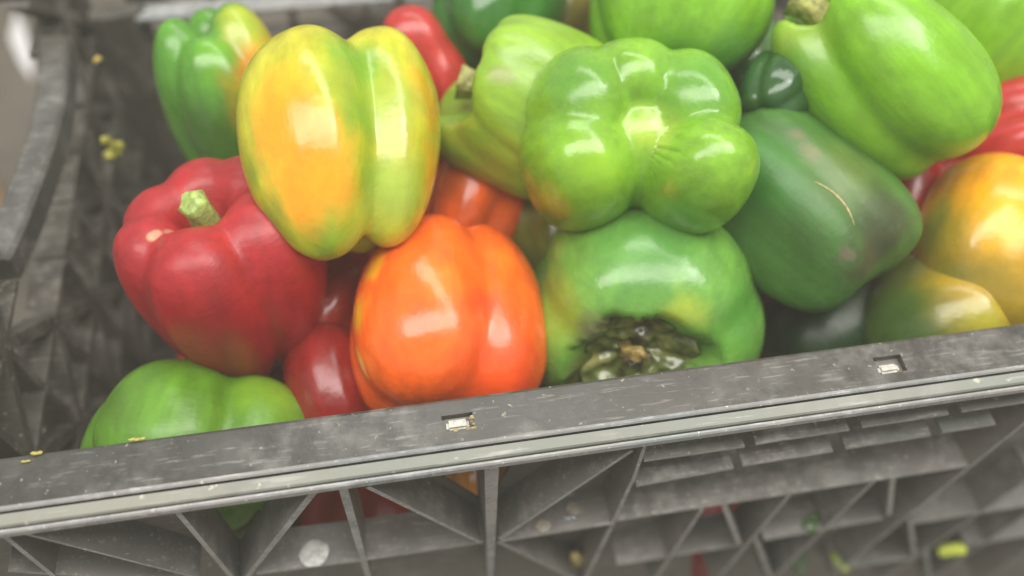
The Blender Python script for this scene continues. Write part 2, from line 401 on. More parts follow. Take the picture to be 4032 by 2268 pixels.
PAPER = [
    [-0.5651, 1.0853, -0.117],
    [-0.5463, 1.0393, -0.117],
    [-0.5276, 0.9734, -0.117],
    [-0.5193, 0.9172, -0.117],
    [-0.5409, 0.9576, -0.117],
    [-0.5647, 1.0177, -0.117],
]
LATH = [
    [-0.5583, 0.7429, -0.1199],
    [-0.535, 0.7185, -0.1199],
    [-0.4897, 0.5997, -0.1199],
    [-0.4994, 0.5704, -0.1199],
    [-0.5548, 0.6603, -0.1199],
]
bm = bmesh.new(); prism(bm, PAPER, (0, 0, .0006)); tag(bm_obj('paper_sheet', bm, plain('white_paper', (.85, .84, .84), .6, .04, 20)), 'white pointed sheet of paper lying on the brown floor beyond the hand hole', 'paper')
bm = bmesh.new(); prism(bm, LATH, (0, 0, .012)); tag(bm_obj('wooden_lath', bm, plain('lath_wood', (.26, .15, .06), .7, .3, 60)), 'brown wooden lath on the floor outside the left wall of the crate', 'lath')
DM = {'stem': plain('scrap_lime', (.42, .40, .06), .35, .35, 220), 'seed': plain('seed_skin', (.62, .48, .12), .5, .2, 300), 'crumb': plain('crumb_yellow', (.48, .42, .10), .6, .35, 300),
      'disc': plain('worn_sticker', (.55, .55, .52), .6, .25, 260), 'twig': plain('dry_twig', (.42, .34, .14), .7, .45, 300), 'crumbw': plain('white_drip', (.48, .47, .42), .6, .2, 300),
      'spot': plain('tan_spot', (.30, .27, .22), .7, .25, 300), 'drop': plain('wet_drop', (.25, .25, .26), .05, .3, 200, 1.0), 'wet': plain('wet_green', (.05, .11, .03), .08, .6, 160, .9),
      'skin': plain('skin_scrap', (.22, .28, .04), .4, .4, 160), 'lime': plain('lime_piece', (.52, .60, .06), .35, .25, 160)}
def blob(bm, c, r, seed, amp=.25, sub=3):
    res = bmesh.ops.create_icosphere(bm, subdivisions=sub, radius=1.0)
    for v in res['verts']:
        d = v.co.normalized(); k = 1 + amp * noise.noise(d * 1.7 + Vector((seed, 0, 0))) + amp * .5 * noise.noise(d * 4 + Vector((0, seed, 0)))
        v.co = Vector((d.x * r[0], d.y * r[1], d.z * r[2])) * k + Vector(c)
for i, (nm, lab, cat, pos, (sw, sh), rot_, kind) in enumerate(DEBRIS):
    bm = bmesh.new(); a, b = sw / 2, sh / 2
    if kind == 'stem':      # knobs below, a curled tail above
        for k, (x, z, r) in enumerate(((-.5, -.62, .42), (.1, -.55, .45), (.62, -.58, .36), (.05, -.1, .36), (-.1, .35, .30), (-.45, .7, .24))):
            blob(bm, (x * a, -.1 * a, z * b), (r * a * 1.2, r * a, r * a * (1.1 if k < 3 else 1.7)), i + k * 3.1, .45)
    elif kind == 'twig':
        for k in range(6): blob(bm, ((.25 * math.sin(k * 1.3)) * a, 0, (1 - k / 2.5) * b), (a * (.75 + .2 * math.sin(k * 2.2)), a * .7, b * .3), i + k, .35)
    elif kind in ('disc', 'spot'):
        blob(bm, (0, 0, 0), (a, .0012, b), i, .10, 4)
    elif kind == 'lime':
        for x, z, r in ((-.5, -.1, .5), (.0, .05, .45), (.5, .15, .48)): blob(bm, (x * a, 0, z * b), (r * a, b * .7, b * .75), i + x, .2)
    elif kind == 'wet':
        for k in range(5): blob(bm, (a * .45 * math.sin(k * 2.1 + i), -.002 + .0015 * k % .003, b * .5 * math.cos(k * 2.6 + i)), (a * .55, .004, b * .5), i + k, .45)
    elif kind == 'skin':
        blob(bm, (0, 0, 0), (a * .6, .0025, b), i, .3)
    else:
        [blob(bm, (a * .45 * (k_ - 1), 0, b * .2 * (k_ % 2)), (a * .5, min(a, b) * .5, b * .6), i + k_ * 1.7, .6) for k_ in range(3)]
    o = bm_obj(nm, bm, DM[kind], None, True); o.location = pos
    if kind in ('stem', 'twig', 'lime', 'wet', 'crumb'):
        md = o.modifiers.new('fuse', 'REMESH'); md.mode = 'VOXEL'; md.voxel_size = .00045; md.use_smooth_shade = True
    if kind == 'crumb': o.rotation_euler = (R(65), 0, 0)
    if kind in ('disc', 'spot', 'drop', 'wet', 'skin'): o.rotation_euler = (R(90), 0, R(rot_))
    if kind in ('stem', 'seed'): o.rotation_euler = (0, 0, R(50))
    if kind in ('twig', 'lime', 'crumbw'): o.rotation_euler.y = -R(rot_)
    tag(o, lab, cat)

# ------------------------------------------------------------------ peppers
PEPPERS = [
    {'name': 'P1', 'label': 'yellow and green striped pepper with orange flush, on top of the pile', 'c': [-0.0609, 0.1513, 0.4503], 'm': [-0.9981, 0.0575, 0.0236, 0.0029, -0.3372, 0.9414, 0.0621, 0.9397, 0.3364], 'hw': 0.0491, 'hl': 0.0549, 'lobes': [[162, 1.0, 0.97, 0.1], [56, 1.08, 1.12, -0.05], [-32, 0.85, 0.95, 0.2], [-115, 0.85, 0.95, 0.2]], 'off': 0.46, 'taper': 0.13, 'dim': 0.35, 'k': 20, 'col': (0.5, 0.48, 0.025), 'groove': None, 'pat': [[[0.023, 0.0503, 0.0], 0.0237, 0.7, (0.85, 0.36, 0.012)], [[0.0172, 0.0496, -0.0157], 0.0257, 0.7, (0.88, 0.32, 0.012)], [[0.0148, 0.0429, -0.0346], 0.0237, 0.7, (0.85, 0.36, 0.012)], [[0.0099, 0.0339, -0.0495], 0.0158, 0.8, (0.85, 0.36, 0.012)], [[-0.0427, 0.0247, 0.0126], 0.0178, 0.7, (0.66, 0.38, 0.012)], [[-0.0423, 0.0147, -0.0155], 0.0158, 0.7, (0.66, 0.38, 0.012)], [[-0.0094, 0.0389, 0.0281], 0.0257, 0.8, (0.2, 0.38, 0.02)], [[-0.0116, 0.0395, 0.0034], 0.0198, 0.8, (0.22, 0.38, 0.02)], [[-0.0127, 0.0318, -0.0241], 0.0158, 0.8, (0.24, 0.36, 0.02)], [[0.0409, 0.0321, -0.0179], 0.0119, 0.9, (0.3, 0.36, 0.02)], [[0.0353, 0.0227, -0.0403], 0.0178, 0.9, (0.2, 0.28, 0.02)], [[0.0031, 0.0218, -0.0565], 0.0277, 0.8, (0.28, 0.42, 0.025)], [[-0.0236, 0.0272, -0.0321], 0.0237, 0.9, (0.33, 0.44, 0.05)], [[-0.0277, 0.0352, 0.0075], 0.0198, 0.9, (0.36, 0.46, 0.04)], [[0.0, 0.051, 0.0108], 0.0178, 0.9, (0.36, 0.44, 0.03)]], 'stemkind': None, 'seed': 1, 'rough': 0.2, 'e': 2.6, 'ez': 2.2, 'dr': None, 'rag': None, 'wob': 0.02},
    {'name': 'P2', 'label': 'green pepper turning orange on one lobe, in the back left corner of the crate', 'c': [-0.1299, 0.2556, 0.3966], 'm': [0.9795, 0.1805, 0.0897, 0.2015, -0.8799, -0.4303, 0.0012, 0.4395, -0.8982], 'hw': 0.0383, 'hl': 0.0478, 'lobes': [[168, 1.0, 0.9, -0.1], [96, 1.28, 1.0, 0.06], [28, 1.1, 1.0, -0.16], [-80, 1.0, 1.0, 0.0]], 'off': 0.46, 'taper': 0.0, 'dim': 0.25, 'k': 18, 'col': (0.09, 0.28, 0.02), 'groove': None, 'pat': [[[0.0315, 0.0225, -0.0233], 0.0359, 0.6, (0.8, 0.26, 0.012)], [[0.0293, 0.0188, -0.0403], 0.0191, 0.7, (0.58, 0.46, 0.02)], [[0.0208, 0.0219, -0.0473], 0.0191, 0.7, (0.36, 0.46, 0.03)], [[0.0034, 0.0356, -0.0355], 0.0191, 0.9, (0.14, 0.36, 0.02)], [[-0.0192, 0.0373, 0.0059], 0.0335, 0.8, (0.06, 0.15, 0.02)], [[0.0241, 0.0306, 0.0], 0.0287, 0.7, (0.7, 0.24, 0.012)]], 'stemkind': None, 'seed': 2, 'rough': 0.22, 'e': 2.3, 'ez': None, 'dr': None, 'rag': None, 'wob': 0.02},
    {'name': 'P3', 'label': 'deep red pepper with green stub of stem and a pale scar on its shoulder', 'c': [-0.1256, 0.1169, 0.3976], 'm': [-0.9592, 0.278, -0.0524, -0.2828, -0.9464, 0.1558, -0.0063, 0.1643, 0.9864], 'hw': 0.046, 'hl': 0.0542, 'lobes': [[140, 1.04, 1.08, 0.05], [68, 1.06, 1.02, 0.05], [5, 1.0, 0.92, 0.0], [-45, 1.0, 0.9, -0.02], [-95, 1.0, 0.9, 0.0], [-145, 1.0, 0.9, 0.0]], 'off': 0.5, 'taper': 0.28, 'dim': 0.7, 'k': 22, 'col': (0.36, 0.012, 0.016), 'groove': None, 'pat': [[[0.0247, 0.0113, 0.0553], 0.0033, 0.6, (0.55, 0.32, 0.18)], [[0.0226, 0.0103, 0.0554], 0.0031, 0.6, (0.5, 0.24, 0.15)], [[0.0174, 0.01, 0.0541], 0.0031, 0.7, (0.42, 0.14, 0.09)], [[-0.0006, -0.0121, 0.0461], 0.0102, 0.8, (0.38, 0.05, 0.03)]], 'stemkind': 'green', 'seed': 3, 'rough': 0.42, 'e': 2.3, 'ez': None, 'dr': 0.7, 'rag': None, 'wob': 0.02},
    {'name': 'P4', 'label': 'dull green pepper low in the front left corner, half hidden by the rim', 'c': [-0.1512, 0.053, 0.3421], 'm': [-0.9283, 0.2991, 0.2209, 0.179, -0.1613, 0.9705, 0.3259, 0.9405, 0.0961], 'hw': 0.0578, 'hl': 0.031, 'lobes': [[135, 1.08, 1.05, 0.12], [58, 1.08, 1.08, 0.08], [-12, 1.05, 0.95, 0.0], [-100, 1.0, 1.0, 0.0]], 'off': 0.5, 'taper': 0.0, 'dim': 0.7, 'k': 20, 'col': (0.1, 0.25, 0.013), 'groove': None, 'pat': [[[-0.0258, 0.0501, 0.0223], 0.0227, 0.8, (0.18, 0.34, 0.02)], [[0.0445, 0.0425, 0.005], 0.0207, 0.8, (0.08, 0.18, 0.015)]], 'stemkind': None, 'seed': 4, 'rough': 0.36, 'e': 2.5, 'ez': None, 'dr': None, 'rag': None, 'wob': 0.02},
    {'name': 'P5', 'label': 'bright orange pepper with a yellow left edge, leaning on the front rim', 'c': [-0.018, 0.0892, 0.3842], 'm': [-0.9934, -0.0061, 0.1143, 0.1131, -0.2075, 0.9717, 0.0178, 0.9782, 0.2068], 'hw': 0.0501, 'hl': 0.0488, 'lobes': [[154, 1.15, 0.95, -0.05], [64, 1.08, 1.12, 0.02], [-20, 1.0, 1.0, 0.0], [-110, 1.0, 1.0, 0.0]], 'off': 0.42, 'taper': -0.14, 'dim': 0.4, 'k': 18, 'col': (0.88, 0.135, 0.012), 'groove': None, 'pat': [[[0.0426, 0.0369, -0.0062], 0.0114, 0.7, (0.82, 0.42, 0.012)], [[0.0432, 0.0278, -0.0289], 0.0114, 0.6, (0.82, 0.42, 0.012)], [[0.0355, 0.041, 0.0121], 0.0094, 0.7, (0.82, 0.36, 0.012)], [[-0.0303, 0.0349, -0.0387], 0.0395, 0.8, (0.8, 0.09, 0.012)], [[-0.0175, 0.0437, -0.0105], 0.0125, 0.8, (0.82, 0.08, 0.015)], [[0.0026, 0.0547, 0.0], 0.0166, 0.9, (0.92, 0.2, 0.015)], [[-0.0315, 0.0331, 0.0194], 0.0125, 0.9, (0.92, 0.2, 0.015)]], 'stemkind': None, 'seed': 5, 'rough': 0.2, 'e': 2.3, 'ez': None, 'dr': None, 'rag': None, 'wob': 0.02},
    {'name': 'P6', 'label': 'small knobbly red pepper behind the yellow and green one', 'c': [-0.0092, 0.2318, 0.4041], 'm': [0.9838, -0.027, 0.1775, 0.074, -0.8398, -0.5378, 0.1636, 0.5422, -0.8242], 'hw': 0.0308, 'hl': 0.0557, 'lobes': [[150, 0.8, 1.0, 0.15, 0.8], [30, 0.8, 1.0, 0.15, 0.8], [-90, 1.0, 1.0, 0.1, 0.85], [90, 0.3, 0.95, -0.62, 0.4]], 'off': 0.4, 'taper': 0, 'dim': 0.3, 'k': 14, 'col': (0.44, 0.03, 0.022), 'groove': None, 'pat': [], 'stemkind': None, 'seed': 6, 'rough': 0.22, 'e': 2.3, 'ez': None, 'dr': None, 'rag': None, 'wob': 0.02},
    {'name': 'P7', 'label': 'orange red pepper deep in the gap right of the yellow green one', 'c': [0.0077, 0.1669, 0.3853], 'm': [-0.8945, 0.0624, 0.4426, 0.3862, -0.3906, 0.8356, 0.225, 0.9184, 0.3253], 'hw': 0.0297, 'hl': 0.0342, 'lobes': [[178.0, 1.064, 1.055, 0.0], [64.4, 0.968, 1.075, 0.0], [-52.1, 1.051, 1.059, 0.0]], 'off': 0.42, 'taper': 0.12, 'dim': 0.5, 'k': 14, 'col': (0.8, 0.13, 0.018), 'groove': None, 'pat': [[[0.0178, 0.025, 0.004], 0.0205, 0.8, (0.5, 0.1, 0.015)]], 'stemkind': None, 'seed': 7, 'rough': 0.22, 'e': 2.3, 'ez': None, 'dr': None, 'rag': None, 'wob': 0.02},
    {'name': 'P8', 'label': 'dark green glossy pepper at the back wall beside the small red one', 'c': [0.0406, 0.2903, 0.4223], 'm': [-0.9594, 0.0533, 0.2771, 0.2572, -0.2395, 0.9362, 0.1162, 0.9694, 0.2161], 'hw': 0.0421, 'hl': 0.0409, 'lobes': [[155, 1.0, 1.0, 0.0], [70, 1.05, 1.05, 0.0], [-20, 1.0, 1.0, 0.0], [-110, 1.0, 1.0, 0.0]], 'off': 0.42, 'taper': 0.12, 'dim': 0.5, 'k': 14, 'col': (0.04, 0.17, 0.02), 'groove': None, 'pat': [], 'stemkind': None, 'seed': 8, 'rough': 0.16, 'e': 2.3, 'ez': None, 'dr': None, 'rag': None, 'wob': 0.02},
    {'name': 'P9', 'label': 'pale lime pepper with dry ragged stem against the four lobed one', 'c': [0.0443, 0.1841, 0.4339], 'm': [-0.5418, 0.0069, -0.8405, -0.5128, -0.795, 0.324, -0.666, 0.6065, 0.4343], 'hw': 0.0489, 'hl': 0.0418, 'lobes': [[175, 1.06, 0.86, -0.02], [132, 1.0, 0.82, 0.0], [85, 1.04, 0.9, 0.02], [45, 0.98, 0.8, 0.0], [8, 1.06, 0.86, 0.02], [-70, 1.0, 1.0, 0.0], [-130, 1.0, 0.9, 0.0]], 'off': 0.48, 'taper': 0.1, 'dim': 1.15, 'k': 24, 'col': (0.24, 0.42, 0.03), 'groove': None, 'pat': [[[0.0223, 0.0193, 0.037], 0.0174, 0.8, (0.34, 0.4, 0.03)], [[0.038, 0.022, 0.0131], 0.0174, 0.8, (0.26, 0.32, 0.03)], [[-0.006, 0.0418, 0.0311], 0.0087, 0.9, (0.24, 0.3, 0.06)]], 'stemkind': 'dry', 'seed': 9, 'rough': 0.3, 'e': 2.3, 'ez': None, 'dr': 1.2, 'rag': None, 'wob': 0.06},
    {'name': 'P10', 'label': 'large four lobed green pepper with its blossom end facing up, mid pile', 'c': [0.0839, 0.1383, 0.4506], 'm': [0.697, -0.7137, 0.0697, -0.6318, -0.5653, 0.5303, -0.3391, -0.4137, -0.8449], 'hw': 0.0561, 'hl': 0.0445, 'lobes': [[172, 1.06, 0.95, 0.04], [228, 0.95, 0.82, 0.12], [118, 1.08, 1.05, 0.02], [-6, 1.2, 0.92, -0.26], [-68, 1.06, 0.98, 0.06]], 'off': 0.5, 'taper': -0.05, 'dim': 0.2, 'k': 26, 'col': (0.19, 0.4, 0.024), 'groove': None, 'pat': [[[0.004, -0.0026, -0.0333], 0.0162, 1, (0.36, 0.52, 0.05)], [[-0.0054, 0.0562, -0.0176], 0.0222, 0.9, (0.15, 0.28, 0.02)], [[-0.0063, 0.0328, -0.0459], 0.0243, 0.9, (0.25, 0.48, 0.02)], [[0.0397, 0.0229, -0.0313], 0.0283, 0.9, (0.1, 0.3, 0.03)], [[-0.0412, 0.002, -0.041], 0.0303, 0.9, (0.12, 0.3, 0.03)], [[0.005, -0.0345, -0.0406], 0.0303, 0.9, (0.12, 0.32, 0.03)]], 'stemkind': None, 'seed': 10, 'rough': 0.2, 'e': 2.3, 'ez': None, 'dr': None, 'rag': None, 'wob': 0.03},
    {'name': 'P11', 'label': 'glossy green pepper at the back edge above the four lobed one', 'c': [0.1316, 0.2257, 0.4581], 'm': [-0.935, -0.1683, 0.3122, 0.3487, -0.2755, 0.8958, -0.0648, 0.9465, 0.3163], 'hw': 0.0515, 'hl': 0.0392, 'lobes': [[145, 1.05, 1.0, 0.0], [62, 1.05, 1.05, 0.0], [-25, 1.0, 1.0, 0.0], [-110, 1.0, 1.0, 0.0]], 'off': 0.42, 'taper': 0.12, 'dim': 0.5, 'k': 14, 'col': (0.18, 0.41, 0.02), 'groove': None, 'pat': [[[-0.0059, 0.0148, -0.0393], 0.0291, 0.9, (0.09, 0.27, 0.03)], [[-0.0345, 0.0138, -0.0329], 0.0269, 0.9, (0.08, 0.25, 0.03)]], 'stemkind': None, 'seed': 11, 'rough': 0.18, 'e': 2.3, 'ez': None, 'dr': None, 'rag': None, 'wob': 0.02},
    {'name': 'P12', 'label': 'long bright green pepper lying across the top of the pile at upper right', 'c': [0.2197, 0.1515, 0.4681], 'm': [-0.6712, -0.3501, -0.6534, -0.1583, -0.7934, 0.5878, -0.7242, 0.498, 0.4771], 'hw': 0.0439, 'hl': 0.0511, 'lobes': [[125, 1.0, 1.12, 0.0], [22, 1.05, 0.95, 0.1], [-60, 1.0, 1.0, 0.0], [-140, 1.0, 1.0, 0.0]], 'off': 0.42, 'taper': -0.06, 'dim': 0.55, 'k': 18, 'col': (0.18, 0.42, 0.012), 'groove': None, 'pat': [[[0.022, 0.0173, 0.0518], 0.0268, 0.8, (0.26, 0.42, 0.04)], [[0.0208, 0.0323, -0.0258], 0.0392, 0.9, (0.17, 0.36, 0.015)], [[0.0275, 0.0238, 0.0364], 0.0186, 0.9, (0.15, 0.34, 0.03)]], 'stemkind': 'brown', 'seed': 12, 'rough': 0.24, 'e': 2.3, 'ez': None, 'dr': None, 'rag': None, 'wob': 0.02},
    {'name': 'P13', 'label': 'light green pepper cut by the upper right corner, behind the long green one', 'c': [0.3328, 0.2164, 0.4325], 'm': [-0.6628, -0.5791, 0.4748, 0.7386, -0.6099, 0.2872, 0.1233, 0.541, 0.8319], 'hw': 0.0519, 'hl': 0.0567, 'lobes': [[174.2, 1.057, 1.062, 0.0], [63.8, 0.932, 1.089, 0.0], [-61.8, 0.92, 1.082, 0.0]], 'off': 0.3, 'taper': 0.12, 'dim': 0.5, 'k': 14, 'col': (0.2, 0.45, 0.01), 'groove': None, 'pat': [], 'stemkind': None, 'seed': 13, 'rough': 0.22, 'e': 2.3, 'ez': None, 'dr': None, 'rag': None, 'wob': 0.02},
    {'name': 'P14', 'label': 'small dark green wet looking pepper wedged under the long bright green one', 'c': [0.1669, 0.1571, 0.4604], 'm': [-0.7424, 0.1998, 0.6395, 0.6429, -0.0562, 0.7639, 0.1886, 0.9782, -0.0867], 'hw': 0.0197, 'hl': 0.0218, 'lobes': [[174.7, 0.978, 1.041, 0.0], [84.2, 1.023, 1.01, 0.0], [-4.2, 1.035, 0.993, 0.0], [-91.2, 1.039, 0.913, 0.0]], 'off': 0.44, 'taper': 0.12, 'dim': 0.5, 'k': 14, 'col': (0.025, 0.085, 0.02), 'groove': None, 'pat': [], 'stemkind': None, 'seed': 14, 'rough': 0.12, 'e': 2.3, 'ez': None, 'dr': None, 'rag': None, 'wob': 0.02},
    {'name': 'P15', 'label': 'dark green pepper with tan scars along its crease and a brown rotting end', 'c': [0.1731, 0.1104, 0.4196], 'm': [-0.702, -0.4961, -0.511, -0.2939, -0.4517, 0.8424, -0.6487, 0.7415, 0.1713], 'hw': 0.0443, 'hl': 0.0496, 'lobes': [[152, 1.0, 0.95, 0.0], [62, 1.06, 1.12, 0.0], [-25, 1.0, 1.0, 0.0], [-110, 1.0, 1.0, 0.0]], 'off': 0.38, 'taper': 0.06, 'dim': 0.3, 'k': 15, 'col': (0.048, 0.145, 0.018), 'groove': None, 'pat': [[[-0.0307, 0.0322, -0.0114], 0.0274, 0.8, (0.1, 0.17, 0.03)], [[-0.0245, 0.0283, -0.0389], 0.0232, 0.8, (0.04, 0.065, 0.015)], [[-0.0079, 0.0325, -0.0435], 0.0211, 0.8, (0.045, 0.055, 0.015)], [[-0.0232, 0.0402, 0.0078], 0.0072, 0.9, (0.15, 0.17, 0.06)], [[-0.0249, 0.0388, 0.0181], 0.0063, 0.9, (0.13, 0.15, 0.05)], [[0.0021, 0.0444, -0.0368], 0.0042, 0.8, (0.1, 0.11, 0.05)], [[0.0024, 0.0503, 0.0174], 0.0274, 0.9, (0.04, 0.17, 0.018)], [[0.0021, 0.0444, -0.0368], 0.0042, 0.8, (0.12, 0.11, 0.06)], [[0.0024, 0.0503, 0.0174], 0.0274, 0.9, (0.04, 0.17, 0.018)]], 'stemkind': None, 'seed': 15, 'rough': 0.48, 'e': 3.4, 'ez': 3.2, 'dr': None, 'rag': None, 'wob': 0.045, 'scar': [[-0.0135, 0.0462, -0.003], [-0.0142, 0.0454, -0.0053], [-0.0148, 0.0446, -0.0075], [-0.0152, 0.0439, -0.0097], [-0.0155, 0.0433, -0.0118], [-0.0156, 0.0427, -0.014], [-0.0156, 0.0422, -0.0161], [-0.0154, 0.0418, -0.0182], [-0.0151, 0.0415, -0.0203], [-0.0147, 0.0412, -0.0224], [-0.014, 0.041, -0.0244], [-0.0133, 0.0408, -0.0264], [-0.0124, 0.0408, -0.0284], [-0.0113, 0.0408, -0.0304]]},
    {'name': 'P16', 'label': 'red pepper at the right edge between green and orange peppers', 'c': [0.3229, 0.1502, 0.4148], 'm': [0.184, -0.7216, -0.6674, -0.8168, -0.49, 0.3046, -0.5468, 0.4891, -0.6795], 'hw': 0.0346, 'hl': 0.0346, 'lobes': [[178.9, 0.989, 0.919, 0.0], [62.4, 1.019, 0.904, 0.0], [-66.0, 1.057, 0.909, 0.0]], 'off': 0.42, 'taper': 0.12, 'dim': 0.5, 'k': 14, 'col': (0.5, 0.03, 0.025), 'groove': None, 'pat': [], 'stemkind': None, 'seed': 16, 'rough': 0.22, 'e': 2.3, 'ez': None, 'dr': None, 'rag': None, 'wob': 0.02},
    {'name': 'P17', 'label': 'large golden orange pepper cut by the right edge', 'c': [0.286, 0.08, 0.3964], 'm': [-0.7221, -0.361, 0.5901, 0.6721, -0.1641, 0.722, -0.1638, 0.918, 0.3611], 'hw': 0.0467, 'hl': 0.0457, 'lobes': [[130, 1.0, 1.0, 0.0], [40, 1.05, 1.05, 0.0], [-50, 1.0, 1.0, 0.0], [-130, 1.0, 1.0, 0.0]], 'off': 0.36, 'taper': 0.12, 'dim': 0.5, 'k': 14, 'col': (0.82, 0.36, 0.01), 'groove': None, 'pat': [[[0.0358, 0.031, -0.0106], 0.0261, 0.9, (0.26, 0.26, 0.02)], [[0.0114, 0.0284, -0.0406], 0.05, 0.95, (0.19, 0.21, 0.02)], [[-0.0128, 0.0279, -0.0407], 0.0326, 0.8, (0.36, 0.25, 0.015)], [[0.0022, 0.0458, -0.0017], 0.0239, 0.8, (0.8, 0.46, 0.01)]], 'stemkind': None, 'seed': 17, 'rough': 0.22, 'e': 2.3, 'ez': None, 'dr': None, 'rag': None, 'wob': 0.02},
    {'name': 'P18', 'label': 'olive green pepper turning yellow, behind the rim below the golden orange one', 'c': [0.2577, 0.0563, 0.3692], 'm': [0.1722, -0.8758, -0.4509, -0.9053, -0.3211, 0.2781, -0.3883, 0.3603, -0.8482], 'hw': 0.0461, 'hl': 0.0362, 'lobes': [[181.6, 1.035, 0.956, 0.0], [96.7, 1.075, 1.013, 0.0], [-2.3, 1.012, 0.995, 0.0], [-84.0, 0.97, 1.047, 0.0]], 'off': 0.36, 'taper': 0.12, 'dim': 0.5, 'k': 14, 'col': (0.1, 0.15, 0.018), 'groove': None, 'pat': [[[-0.0141, 0.0179, -0.0371], 0.0417, 0.9, (0.45, 0.27, 0.015)], [[0.0028, 0.0294, -0.034], 0.022, 0.9, (0.34, 0.31, 0.02)], [[-0.011, 0.0453, 0.0], 0.0263, 0.8, (0.06, 0.12, 0.02)]], 'stemkind': None, 'seed': 18, 'rough': 0.22, 'e': 2.3, 'ez': None, 'dr': None, 'rag': None, 'wob': 0.02},
    {'name': 'P19', 'label': 'green pepper with a wet rotting stem hollow, against the front rim', 'c': [0.0852, 0.0851, 0.3759], 'm': [0.9524, -0.0004, -0.3047, -0.2828, 0.3713, -0.8844, 0.1135, 0.9285, 0.3536], 'hw': 0.064, 'hl': 0.0484, 'lobes': [[188, 1.06, 0.98, 0.05], [118, 1.0, 1.0, 0.0], [58, 1.02, 1.05, 0.0], [-8, 1.08, 0.95, 0.05], [-85, 1.0, 1.0, -0.1]], 'off': 0.46, 'taper': 0.0, 'dim': 0.95, 'k': 14, 'col': (0.145, 0.34, 0.05), 'groove': None, 'pat': [[[-0.0382, 0.0221, 0.0419], 0.0258, 0.8, (0.22, 0.38, 0.035)], [[-0.0196, 0.0206, 0.0493], 0.0151, 0.8, (0.18, 0.2, 0.08)], [[-0.0158, -0.0038, 0.0314], 0.0129, 0.8, (0.11, 0.11, 0.035)], [[0.0089, 0.0, 0.0296], 0.0194, 0.6, (0.12, 0.16, 0.035)], [[0.0221, 0.0344, 0.0492], 0.0129, 0.8, (0.32, 0.42, 0.04)], [[0.0502, 0.0229, 0.0333], 0.0258, 0.9, (0.09, 0.28, 0.035)], [[0.0056, 0.0584, 0.0302], 0.0366, 0.9, (0.11, 0.3, 0.06)], [[-0.0275, -0.0142, 0.0373], 0.0237, 0.7, (0.12, 0.13, 0.03)]], 'stemkind': 'rotten', 'seed': 19, 'rough': 0.22, 'e': 2.3, 'ez': None, 'dr': 1.1, 'rag': 0.2, 'wob': 0.02},
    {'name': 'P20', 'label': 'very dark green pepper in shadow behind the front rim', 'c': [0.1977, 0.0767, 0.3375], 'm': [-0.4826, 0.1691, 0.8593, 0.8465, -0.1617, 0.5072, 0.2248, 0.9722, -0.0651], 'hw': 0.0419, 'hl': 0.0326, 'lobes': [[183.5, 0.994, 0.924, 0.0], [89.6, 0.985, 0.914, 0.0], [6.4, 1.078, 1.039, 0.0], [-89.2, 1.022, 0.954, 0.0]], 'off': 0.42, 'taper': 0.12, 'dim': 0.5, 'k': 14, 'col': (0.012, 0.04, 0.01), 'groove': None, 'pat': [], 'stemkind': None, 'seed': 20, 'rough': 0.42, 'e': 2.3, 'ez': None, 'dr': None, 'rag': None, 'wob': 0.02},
    {'name': 'P21', 'label': 'red pepper seen in the gap between deep red and orange ones', 'c': [-0.0765, 0.1217, 0.3652], 'm': [-0.7984, 0.3584, 0.4839, 0.4552, -0.1669, 0.8746, 0.3943, 0.9185, -0.0299], 'hw': 0.0263, 'hl': 0.0307, 'lobes': [[175.5, 1.017, 1.042, 0.0], [66.6, 1.021, 1.096, 0.0], [-58.8, 0.938, 1.092, 0.0]], 'off': 0.42, 'taper': 0.12, 'dim': 0.5, 'k': 14, 'col': (0.36, 0.03, 0.018), 'groove': None, 'pat': [], 'stemkind': None, 'seed': 21, 'rough': 0.22, 'e': 2.3, 'ez': None, 'dr': None, 'rag': None, 'wob': 0.02},
    {'name': 'P22', 'label': 'dark red pepper low behind the front rim left of the orange one', 'c': [-0.0763, 0.072, 0.3546], 'm': [-0.9965, 0.0514, -0.0654, -0.0736, -0.1781, 0.9813, 0.0388, 0.9827, 0.1813], 'hw': 0.0316, 'hl': 0.0348, 'lobes': [[182.1, 0.952, 0.918, 0.0], [57.5, 0.993, 1.098, 0.0], [-65.6, 1.054, 0.91, 0.0]], 'off': 0.42, 'taper': 0.12, 'dim': 0.5, 'k': 14, 'col': (0.26, 0.014, 0.012), 'groove': None, 'pat': [], 'stemkind': None, 'seed': 22, 'rough': 0.22, 'e': 2.3, 'ez': None, 'dr': None, 'rag': None, 'wob': 0.02},
    {'name': 'P23', 'label': 'olive brown pepper in shadow below the four lobed green one', 'c': [0.0574, 0.1487, 0.3736], 'm': [-0.9429, -0.0222, 0.3325, 0.3312, -0.1727, 0.9276, 0.0369, 0.9847, 0.1701], 'hw': 0.0346, 'hl': 0.0323, 'lobes': [[176.9, 1.023, 0.926, 0.0], [96.2, 1.025, 1.071, 0.0], [4.8, 0.955, 1.043, 0.0], [-89.5, 0.986, 0.97, 0.0]], 'off': 0.42, 'taper': 0.12, 'dim': 0.5, 'k': 14, 'col': (0.13, 0.15, 0.02), 'groove': None, 'pat': [], 'stemkind': None, 'seed': 23, 'rough': 0.22, 'e': 2.3, 'ez': None, 'dr': None, 'rag': None, 'wob': 0.02},
